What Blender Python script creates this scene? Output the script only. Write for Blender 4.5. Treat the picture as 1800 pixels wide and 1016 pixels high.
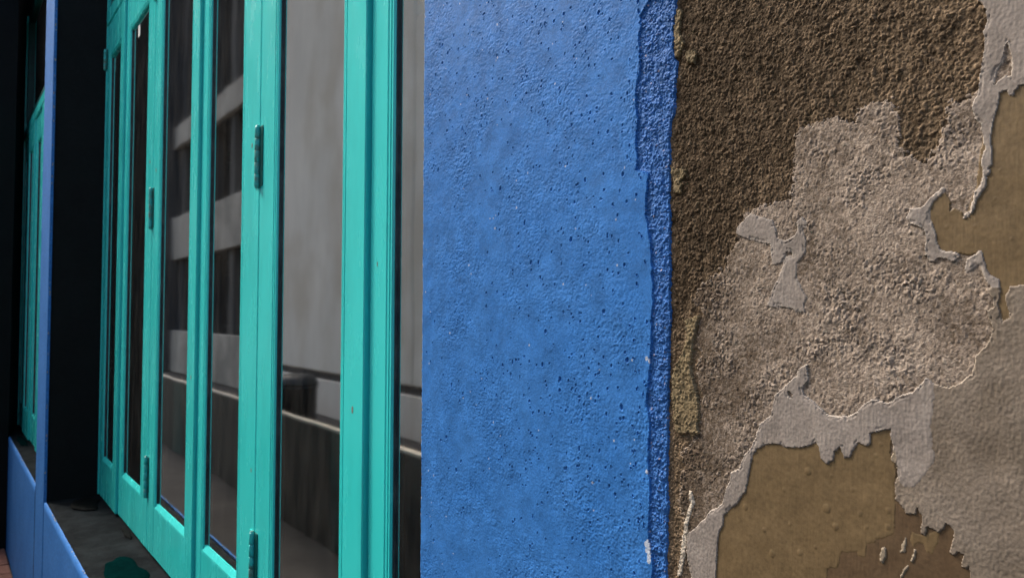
import bpy, bmesh, math, random
import numpy as np
from mathutils import Vector, Matrix, Euler
R = math.radians
random.seed(7)
for _o in list(bpy.data.objects):
    bpy.data.objects.remove(_o, do_unlink=True)
scene = bpy.context.scene
COL = scene.collection

# ------------------------------------------------------------------ camera
PAN, PITCH, ROLL = R(37.7), R(1.78), R(0.2)
cam_d = bpy.data.cameras.new('camera')
cam_d.sensor_width = 36.0
cam_d.lens = 26.0
cam_d.clip_start = 0.02
cam_d.clip_end = 1000.0
cam_d.dof.use_dof = True
cam_d.dof.focus_distance = 0.55
cam_d.dof.aperture_fstop = 24.0
cam = bpy.data.objects.new('camera', cam_d)
COL.objects.link(cam)
cam.location = (0.0, -0.42, 1.76)
_f = Vector((-math.cos(PAN) * math.cos(PITCH), math.sin(PAN) * math.cos(PITCH), math.sin(PITCH)))
_r = _f.cross(Vector((0, 0, 1))).normalized()
_u = _r.cross(_f)
_r2 = _r * math.cos(ROLL) + _u * math.sin(ROLL)
_u2 = _u * math.cos(ROLL) - _r * math.sin(ROLL)
cam.rotation_euler = Matrix((_r2, _u2, -_f)).transposed().to_euler()
scene.camera = cam

# ------------------------------------------------------------------ sky, sun, exposure
SUN_TO = Vector((-0.66, -0.27, 0.70)).normalized()      # towards the sun: along the alley, upper left
world = bpy.data.worlds.new('World')
scene.world = world
world.use_nodes = True
wn = world.node_tree.nodes
sky = wn.new('ShaderNodeTexSky')
sky.sky_type = 'NISHITA'
sky.sun_disc = False
sky.sun_elevation = math.asin(SUN_TO.z)
sky.sun_rotation = math.atan2(SUN_TO.x, SUN_TO.y)
sky.dust_density = 6.0
sky.air_density = 1.0
sky.ozone_density = 1.0
wn['Background'].inputs['Strength'].default_value = 0.115
world.node_tree.links.new(sky.outputs[0], wn['Background'].inputs['Color'])
sun_d = bpy.data.lights.new('sun', 'SUN')
sun_d.energy = 1.5
sun_d.angle = R(10)
sun_d.color = (1.0, 0.93, 0.84)
sun = bpy.data.objects.new('sun', sun_d)
COL.objects.link(sun)
sun.rotation_euler = (-SUN_TO).to_track_quat('-Z', 'Y').to_euler()
scene.view_settings.view_transform = 'Standard'
scene.view_settings.look = 'None'
scene.view_settings.gamma = 1.0
scene.view_settings.exposure = 1.35
scene.cycles.max_bounces = 8
scene.cycles.use_denoising = True

# ------------------------------------------------------------------ materials
def nodes_of(name):
    m = bpy.data.materials.new(name)
    m.use_nodes = True
    nt = m.node_tree
    return m, nt, nt.nodes, nt.links, nt.nodes['Principled BSDF']

def coords(nt, sc=(1, 1, 1)):
    g = nt.nodes.new('ShaderNodeNewGeometry')
    mp = nt.nodes.new('ShaderNodeMapping')
    mp.inputs['Scale'].default_value = sc
    nt.links.new(g.outputs['Position'], mp.inputs['Vector'])
    return mp.outputs[0]

def noise(nt, vec, scale, detail=4.0, rough=0.55):
    n = nt.nodes.new('ShaderNodeTexNoise')
    n.inputs['Scale'].default_value = scale
    n.inputs['Detail'].default_value = detail
    n.inputs['Roughness'].default_value = rough
    nt.links.new(vec, n.inputs['Vector'])
    return n.outputs['Fac']

def ramp(nt, fac, stops):
    r = nt.nodes.new('ShaderNodeValToRGB')
    el = r.color_ramp.elements
    while len(el) < len(stops):
        el.new(0.5)
    for e, (p, c) in zip(el, stops):
        e.position = p
        e.color = (c[0], c[1], c[2], 1) if hasattr(c, '__len__') else (c, c, c, 1)
    nt.links.new(fac, r.inputs['Fac'])
    return r.outputs['Color']

def mix(nt, fac, a, b, mode='MIX'):
    x = nt.nodes.new('ShaderNodeMix')
    x.data_type = 'RGBA'
    x.blend_type = mode
    for sock, v in ((x.inputs[0], fac), (x.inputs[6], a), (x.inputs[7], b)):
        if hasattr(v, 'links'):
            nt.links.new(v, sock)
        elif hasattr(v, '__len__'):
            sock.default_value = (v[0], v[1], v[2], 1)
        else:
            sock.default_value = v
    return x.outputs[2]

def bump(nt, height, strength, dist, bsdf):
    b = nt.nodes.new('ShaderNodeBump')
    b.inputs['Strength'].default_value = strength
    b.inputs['Distance'].default_value = dist
    nt.links.new(height, b.inputs['Height'])
    nt.links.new(b.outputs[0], bsdf.inputs['Normal'])

def layer_mat(name, c0, c1, rim, rough=0.85, fine=900.0, spec=0.25, patch=None, bumps=0.35, grit=0.17, mott=0.19):
    """A wall layer: pigment between c0 and c1 by the layer's own 'tone', broken edge chalk by 'rim'."""
    m, nt, nd, lk, bs = nodes_of(name)
    at = nd.new('ShaderNodeAttribute'); at.attribute_name = 'tone'
    ar = nd.new('ShaderNodeAttribute'); ar.attribute_name = 'rim'
    v = coords(nt)
    c = mix(nt, at.outputs['Fac'], c0, c1)
    n1 = noise(nt, v, 60.0, 5.0)
    c = mix(nt, 1.0, c, ramp(nt, n1, [(0.3, 1 - mott), (0.7, 1 + mott)]), 'MULTIPLY')
    n2 = noise(nt, v, fine, 3.0)
    c = mix(nt, 1.0, c, ramp(nt, n2, [(0.3, 1 - grit), (0.7, 1 + grit)]), 'MULTIPLY')
    if patch:
        n3 = noise(nt, v, 14.0, 6.0, 0.6)
        c = mix(nt, ramp(nt, n3, [(0.48, 0.0), (0.68, 0.75)]), c, patch)
    c = mix(nt, ar.outputs['Fac'], c, rim)
    lk.new(c, bs.inputs['Base Color'])
    bs.inputs['Roughness'].default_value = rough
    bs.inputs['Specular IOR Level'].default_value = spec
    bump(nt, n2, bumps, 0.0005, bs)
    return m

def plain_mat(name, c, rough=0.6, var=0.15, scale=8.0, spec=0.4, stretch=(1, 1, 1), bscale=200.0, bdist=0.0005, bstr=0.3, stain=None, coat=0.0):
    m, nt, nd, lk, bs = nodes_of(name)
    v = coords(nt, stretch)
    n = noise(nt, v, scale, 6.0, 0.6)
    col = mix(nt, 1.0, c, ramp(nt, n, [(0.3, 1 - var), (0.7, 1 + var)]), 'MULTIPLY')
    if stain:
        sc, fac, cc = stain
        n3 = noise(nt, v, sc, 7.0, 0.65)
        col = mix(nt, ramp(nt, n3, [(0.47, 0.0), (0.62, fac)]), col, cc)
    lk.new(col, bs.inputs['Base Color'])
    nb = noise(nt, v, bscale, 4.0)
    r = ramp(nt, nb, [(0.3, max(rough - 0.08, 0.02)), (0.7, rough + 0.08)])
    lk.new(r, bs.inputs['Roughness'])
    bs.inputs['Specular IOR Level'].default_value = spec
    bs.inputs['Coat Weight'].default_value = coat
    bs.inputs['Coat Roughness'].default_value = 0.115
    bump(nt, nb, bstr, bdist, bs)
    return m

M = {}
M['blue'] = layer_mat('blue_paint', (0.026, 0.148, 0.45), (0.056, 0.218, 0.57), (0.55, 0.60, 0.68), 0.65, 700.0, 0.12, bumps=0.45)
M['blue_rough'] = layer_mat('blue_rough_render', (0.019, 0.110, 0.36), (0.054, 0.200, 0.55), (0.60, 0.50, 0.50), 0.7, 900.0, 0.3, bumps=0.6)
M['earth'] = layer_mat('brown_cement', (0.050, 0.033, 0.018), (0.245, 0.176, 0.113), (0.34, 0.27, 0.18), 0.92, 900.0, 0.15, bumps=1.0, grit=0.4)
M['tan'] = layer_mat('sandy_render', (0.112, 0.082, 0.057), (0.43, 0.352, 0.286), (0.52, 0.43, 0.35), 0.9, 900.0, 0.15, bumps=1.0, grit=0.35)
M['plaster'] = layer_mat('grey_plaster', (0.235, 0.200, 0.172), (0.325, 0.285, 0.255), (0.62, 0.54, 0.45), 0.8, 500.0, 0.25, bumps=0.25)
M['grey'] = layer_mat('grey_tan_paint', (0.14, 0.108, 0.076), (0.27, 0.225, 0.182), (0.58, 0.49, 0.39), 0.75, 500.0, 0.3, patch=(0.15, 0.12, 0.085), bumps=0.4)
M['olive'] = layer_mat('olive_paint', (0.142, 0.096, 0.046), (0.178, 0.123, 0.062), (0.40, 0.33, 0.22), 0.5, 400.0, 0.35, bumps=0.15, mott=0.06)
M['under'] = layer_mat('brown_undercoat', (0.098, 0.060, 0.031), (0.128, 0.084, 0.046), (0.36, 0.28, 0.19), 0.55, 400.0, 0.35, bumps=0.15, mott=0.08)
M['flake'] = layer_mat('yellow_flake', (0.13, 0.095, 0.05), (0.29, 0.225, 0.13), (0.50, 0.42, 0.30), 0.8, 700.0, 0.2, bumps=0.6)
M['chip'] = layer_mat('pale_chip', (0.26, 0.21, 0.15), (0.34, 0.28, 0.21), (0.5, 0.44, 0.36), 0.8, 700.0, 0.2, bumps=0.4)
M['chalk'] = layer_mat('chalk_vein', (0.48, 0.41, 0.32), (0.62, 0.55, 0.46), (0.66, 0.6, 0.5), 0.9, 900.0, 0.2, bumps=0.5)
M['blue_plain'] = plain_mat('blue_wall_paint', (0.062, 0.185, 0.56), 0.42, 0.10, 6.0, 0.5, bscale=90.0, bdist=0.001, bstr=0.35)
M['teal'] = plain_mat('teal_gloss_paint', (0.045, 0.70, 0.67), 0.24, 0.03, 2.0, 0.55, (1, 1, 0.25), 22.0, 0.0004, 0.03, stain=(9.0, 0.30, (0.02, 0.47, 0.45)))
M['teal_dark'] = plain_mat('dark_teal_paint_and_shade', (0.003, 0.10, 0.088), 0.4, 0.2, 20.0, 0.4)
M['black'] = plain_mat('black_paint', (0.0035, 0.0055, 0.006), 0.65, 0.3, 5.0, 0.15, bscale=60.0, bdist=0.001, bstr=0.3)
M['sill'] = plain_mat('sill_concrete', (0.0135, 0.0165, 0.0182), 0.85, 0.35, 14.0, 0.02, bscale=120.0, bdist=0.002, bstr=0.5, stain=(9.0, 0.6, (0.005, 0.006, 0.007)))
M['spill'] = plain_mat('dried_green_paint', (0.001, 0.012, 0.012), 0.7, 0.25, 30.0, 0.0)
M['spill_black'] = plain_mat('dried_black_paint', (0.004, 0.005, 0.005), 0.8, 0.25, 30.0, 0.03)
M['rust'] = plain_mat('worn_hinge_metal', (0.20, 0.24, 0.19), 0.5, 0.4, 60.0, 0.5, stain=(50.0, 0.85, (0.16, 0.075, 0.03)))
M['hinge'] = plain_mat('worn_painted_hinge', (0.04, 0.55, 0.52), 0.3, 0.25, 60.0, 0.5, stain=(36.0, 0.7, (0.15, 0.10, 0.05)))
M['cream'] = plain_mat('cream_coping', (0.55, 0.47, 0.37), 0.7, 0.15, 5.0, 0.3)
M['parapet'] = plain_mat('dark_brown_panel', (0.020, 0.021, 0.016), 0.6, 0.35, 6.0, 0.3)
M['parapet_green'] = plain_mat('dark_green_panel', (0.008, 0.045, 0.038), 0.5, 0.25, 6.0, 0.3)
M['concrete'] = plain_mat('weathered_concrete', (0.86, 0.74, 0.60), 0.9, 0.10, 0.9, 0.2, (1, 1, 0.6), 20.0, 0.004, 0.4, stain=(0.8, 0.6, (0.62, 0.49, 0.35)))
M['balcony'] = plain_mat('stained_balcony_concrete', (0.52, 0.44, 0.35), 0.9, 0.25, 1.6, 0.2, (1, 1, 0.5), 20.0, 0.004, 0.4, stain=(1.1, 0.8, (0.22, 0.19, 0.15)))
M['dark_facade'] = plain_mat('dark_facade', (0.06, 0.06, 0.062), 0.9, 0.25, 0.7, 0.2)
M['concrete_dark'] = plain_mat('grimy_concrete', (0.10, 0.09, 0.08), 0.9, 0.3, 1.0, 0.2, (1, 1, 0.4))
M['recess'] = plain_mat('recess_wall', (0.045, 0.04, 0.037), 0.9, 0.25, 1.0, 0.2)
M['dark_frame'] = plain_mat('dark_window_frame', (0.05, 0.05, 0.05), 0.5, 0.1)
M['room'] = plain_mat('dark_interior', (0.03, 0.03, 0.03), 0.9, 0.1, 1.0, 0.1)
M['floor'] = plain_mat('dusty_paving', (0.055, 0.048, 0.042), 0.85, 0.25, 2.5, 0.2, bscale=60.0, bdist=0.002, stain=(1.3, 0.5, (0.03, 0.026, 0.023)))
M['brick'] = plain_mat('red_brick', (0.20, 0.095, 0.070), 0.85, 0.3, 12.0, 0.2, bscale=90.0, bdist=0.002)
M['mortar'] = plain_mat('pale_mortar', (0.17, 0.15, 0.13), 0.9, 0.15, 20.0, 0.2)
M['bin'] = plain_mat('dark_plastic', (0.014, 0.018, 0.019), 0.5, 0.2, 5.0, 0.4)
M['gasket'] = plain_mat('dark_gasket', (0.022, 0.034, 0.04), 0.45, 0.3, 9.0, 0.4, (3, 3, 1), stain=(14.0, 0.5, (0.10, 0.13, 0.13)))
M['white_piece'] = plain_mat('plain_white', (0.75, 0.75, 0.72), 0.8, 0.05)

def glass_mat(name, base, tint):
    m, nt, nd, lk, bs = nodes_of(name)
    nd.remove(bs)
    out = nd['Material Output']
    v = coords(nt)
    gl = nd.new('ShaderNodeBsdfGlossy'); gl.inputs['Roughness'].default_value = 0.035
    gl.inputs['Color'].default_value = (tint[0], tint[1], tint[2], 1)
    tr = nd.new('ShaderNodeBsdfTransparent'); tr.inputs['Color'].default_value = (0.55, 0.58, 0.56, 1)
    dirt = nd.new('ShaderNodeBsdfDiffuse'); dirt.inputs['Color'].default_value = (0.35, 0.33, 0.30, 1)
    fr = nd.new('ShaderNodeFresnel'); fr.inputs['IOR'].default_value = 1.55
    ma = nd.new('ShaderNodeMath'); ma.operation = 'MULTIPLY_ADD'; ma.use_clamp = True
    ma.inputs[1].default_value = 1.0 - base; ma.inputs[2].default_value = base
    lk.new(fr.outputs[0], ma.inputs[0])
    mx = nd.new('ShaderNodeMixShader')
    lk.new(ma.outputs[0], mx.inputs[0]); lk.new(tr.outputs[0], mx.inputs[1]); lk.new(gl.outputs[0], mx.inputs[2])
    n = noise(nt, coords(nt, (3, 3, 0.7)), 7.0, 6.0, 0.65)
    md = nd.new('ShaderNodeMixShader')
    lk.new(ramp(nt, n, [(0.40, 0.01), (0.75, 0.07)]), md.inputs[0])
    lk.new(mx.outputs[0], md.inputs[1]); lk.new(dirt.outputs[0], md.inputs[2])
    b = nd.new('ShaderNodeBump'); b.inputs['Strength'].default_value = 0.08; b.inputs['Distance'].default_value = 0.003
    lk.new(noise(nt, v, 4.0, 1.0), b.inputs['Height'])
    lk.new(b.outputs[0], gl.inputs['Normal'])
    lk.new(md.outputs[0], out.inputs['Surface'])
    return m
M['glass'] = glass_mat('window_glass', 0.70, (0.94, 0.97, 0.96))
M['glass_far'] = glass_mat('far_window_glass', 0.15, (0.8, 0.85, 0.9))

# ------------------------------------------------------------------ helpers
def link(name, me, mat=None, parent=None):
    o = bpy.data.objects.new(name, me)
    COL.objects.link(o)
    if mat is not None and me is not None:
        me.materials.append(mat)
    if parent is not None:
        o.parent = parent
    return o

def thing(name, label, cat, loc=(0, 0, 0), group=None):
    o = link(name, None)
    o.empty_display_size = 0.1
    o.location = loc
    o['label'] = label
    o['category'] = cat
    o['kind'] = 'thing'
    if group:
        o['group'] = group
    return o

class MB:
    def __init__(self):
        self.bm = bmesh.new()
    def box(self, x0, x1, y0, y1, z0, z1):
        v = [self.bm.verts.new((x, y, z)) for z in (z0, z1) for y in (y0, y1) for x in (x0, x1)]
        for f in ((0, 2, 3, 1), (4, 5, 7, 6), (0, 1, 5, 4), (2, 6, 7, 3), (0, 4, 6, 2), (1, 3, 7, 5)):
            self.bm.faces.new([v[i] for i in f])
        return self
    def prism(self, pts, z0, z1):
        a = [self.bm.verts.new((x, y, z0)) for x, y in pts]
        b = [self.bm.verts.new((x, y, z1)) for x, y in pts]
        n = len(pts)
        self.bm.faces.new(a[::-1]); self.bm.faces.new(b)
        for i in range(n):
            self.bm.faces.new((a[i], a[(i + 1) % n], b[(i + 1) % n], b[i]))
        return self
    def extrude(self, prof, p0, p1, ax_w, ax_d):
        """profile (w, d) swept from p0 to p1"""
        p0, p1, ax_w, ax_d = map(Vector, (p0, p1, ax_w, ax_d))
        a = [self.bm.verts.new(p0 + ax_w * w + ax_d * d) for w, d in prof]
        b = [self.bm.verts.new(p1 + ax_w * w + ax_d * d) for w, d in prof]
        n = len(prof)
        self.bm.faces.new(a[::-1]); self.bm.faces.new(b)
        for i in range(n):
            self.bm.faces.new((a[i], a[(i + 1) % n], b[(i + 1) % n], b[i]))
        return self
    def lathe(self, c, prof, n=20):
        rings = []
        for r, z in prof:
            rings.append([self.bm.verts.new((c[0] + r * math.cos(2 * math.pi * i / n), c[1] + r * math.sin(2 * math.pi * i / n), c[2] + z)) for i in range(n)])
        for a, b in zip(rings, rings[1:]):
            for i in range(n):
                self.bm.faces.new((a[i], a[(i + 1) % n], b[(i + 1) % n], b[i]))
        self.bm.faces.new(rings[0][::-1]); self.bm.faces.new(rings[-1])
        return self
    def bevel(self, w, seg=1):
        bmesh.ops.bevel(self.bm, geom=list(self.bm.edges), offset=w, segments=seg, affect='EDGES', profile=0.5)
        return self
    def build(self, name, mat, parent=None, smooth=False):
        bmesh.ops.recalc_face_normals(self.bm, faces=list(self.bm.faces))
        me = bpy.data.meshes.new(name)
        self.bm.to_mesh(me); self.bm.free()
        if smooth:
            for p in me.polygons:
                p.use_smooth = True
        return link(name, me, mat, parent)

# numpy noise --------------------------------------------------------
def _hash(ix, iy, seed):
    h = (ix.astype(np.int64) * 374761393 + iy.astype(np.int64) * 668265263 + seed * 982451653) & 0xffffffff
    h = ((h ^ (h >> 13)) * 1274126177) & 0xffffffff
    h = ((h ^ (h >> 16)) * 2246822519) & 0xffffffff
    return ((h ^ (h >> 15)) & 0xffffff) / float(0x1000000)

def perlin(x, y, seed=0):
    ix = np.floor(x).astype(np.int64); iy = np.floor(y).astype(np.int64)
    fx = x - ix; fy = y - iy
    u = fx * fx * fx * (fx * (fx * 6 - 15) + 10); v = fy * fy * fy * (fy * (fy * 6 - 15) + 10)
    def g(dx, dy):
        a = _hash(ix + dx, iy + dy, seed) * 2 * math.pi
        return np.cos(a) * (fx - dx) + np.sin(a) * (fy - dy)
    a = g(0, 0); b = g(1, 0); c = g(0, 1); d = g(1, 1)
    return 1.4 * ((a * (1 - u) + b * u) * (1 - v) + (c * (1 - u) + d * u) * v)

def fbm(x, y, seed=0, octs=4, gain=0.5):
    t = 0; a = 1.0; s = 0
    for k in range(octs):
        t = t + a * perlin(x * 2 ** k, y * 2 ** k, seed + k * 17); s += a; a *= gain
    return t / s

def worley(x, y, seed=0):
    ix = np.floor(x).astype(np.int64); iy = np.floor(y).astype(np.int64)
    best = np.full(x.shape, 9.0); rnd = np.zeros(x.shape)
    for dx in (-1, 0, 1):
        for dy in (-1, 0, 1):
            cx = ix + dx; cy = iy + dy
            px = cx + _hash(cx, cy, seed); py = cy + _hash(cx, cy, seed + 5)
            d = (px - x) ** 2 + (py - y) ** 2
            w = d < best
            best = np.where(w, d, best)
            rnd = np.where(w, _hash(cx, cy, seed + 11), rnd)
    return np.sqrt(best), rnd

def inside(x, y, flat):
    p = np.array(flat, dtype=float).reshape(-1, 2)
    res = np.zeros(x.shape, bool)
    bb = (x >= p[:, 0].min()) & (x <= p[:, 0].max()) & (y >= p[:, 1].min()) & (y <= p[:, 1].max())
    xs = x[bb]; ys = y[bb]
    r = np.zeros(xs.shape, bool)
    n = len(p)
    for i in range(n):
        x0, y0 = p[i]; x1, y1 = p[(i + 1) % n]
        if y0 == y1:
            continue
        c = ((y0 > ys) != (y1 > ys)) & (xs < (x1 - x0) * (ys - y0) / (y1 - y0) + x0)
        r ^= c
    res[bb] = r
    return res

def dilate(m, n=1):
    for _ in range(n):
        o = m.copy()
        o[1:] |= m[:-1]; o[:-1] |= m[1:]; o[:, 1:] |= m[:, :-1]; o[:, :-1] |= m[:, 1:]
        m = o
    return m

def blur(a, n=1):
    for _ in range(n):
        p = np.pad(a, 1, mode='edge')
        a = (p[1:-1, 1:-1] * 2 + p[:-2, 1:-1] + p[2:, 1:-1] + p[1:-1, :-2] + p[1:-1, 2:]) / 6.0
    return a

def grid_objects(X, Z, Y, ids, rim, tone, spec, parent_of):
    """one mesh per layer id out of a height field; neighbours share their border positions"""
    nr, nc = X.shape
    P = np.stack([X, Y, Z], -1).reshape(-1, 3)
    idx = np.arange(nr * nc).reshape(nr, nc)
    q = np.stack([idx[:-1, :-1], idx[:-1, 1:], idx[1:, 1:], idx[1:, :-1]], -1).reshape(-1, 4)
    fid = np.maximum(np.maximum(ids[:-1, :-1], ids[:-1, 1:]), np.maximum(ids[1:, 1:], ids[1:, :-1])).reshape(-1)
    out = {}
    for k in np.unique(fid):
        name, mat = spec[int(k)]
        qq = q[fid == k]
        used = np.unique(qq)
        remap = np.zeros(nr * nc, np.int64); remap[used] = np.arange(len(used))
        out[int(k)] = np_mesh(name, P[used], remap[qq], mat, parent_of(name), {'rim': rim.reshape(-1)[used], 'tone': tone.reshape(-1)[used]}, crisp=R(42))
    return out

def np_mesh(name, co, quads, mat, parent=None, attrs=None, smooth=True, crisp=None):
    me = bpy.data.meshes.new(name)
    me.vertices.add(len(co))
    me.vertices.foreach_set('co', np.ascontiguousarray(co, dtype=np.float32).ravel())
    m = len(quads)
    me.loops.add(m * 4)
    me.loops.foreach_set('vertex_index', np.ascontiguousarray(quads, dtype=np.int32).ravel())
    me.polygons.add(m)
    me.polygons.foreach_set('loop_start', np.arange(0, m * 4, 4, dtype=np.int32))
    me.update(calc_edges=True)
    me.polygons.foreach_set('use_smooth', np.full(m, smooth))
    for k, v in (attrs or {}).items():
        a = me.attributes.new(k, 'FLOAT', 'POINT')
        a.data.foreach_set('value', np.ascontiguousarray(v, dtype=np.float32))
    if crisp:
        me.set_sharp_from_angle(angle=crisp)
    me.validate()
    return link(name, me, mat, parent)

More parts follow.
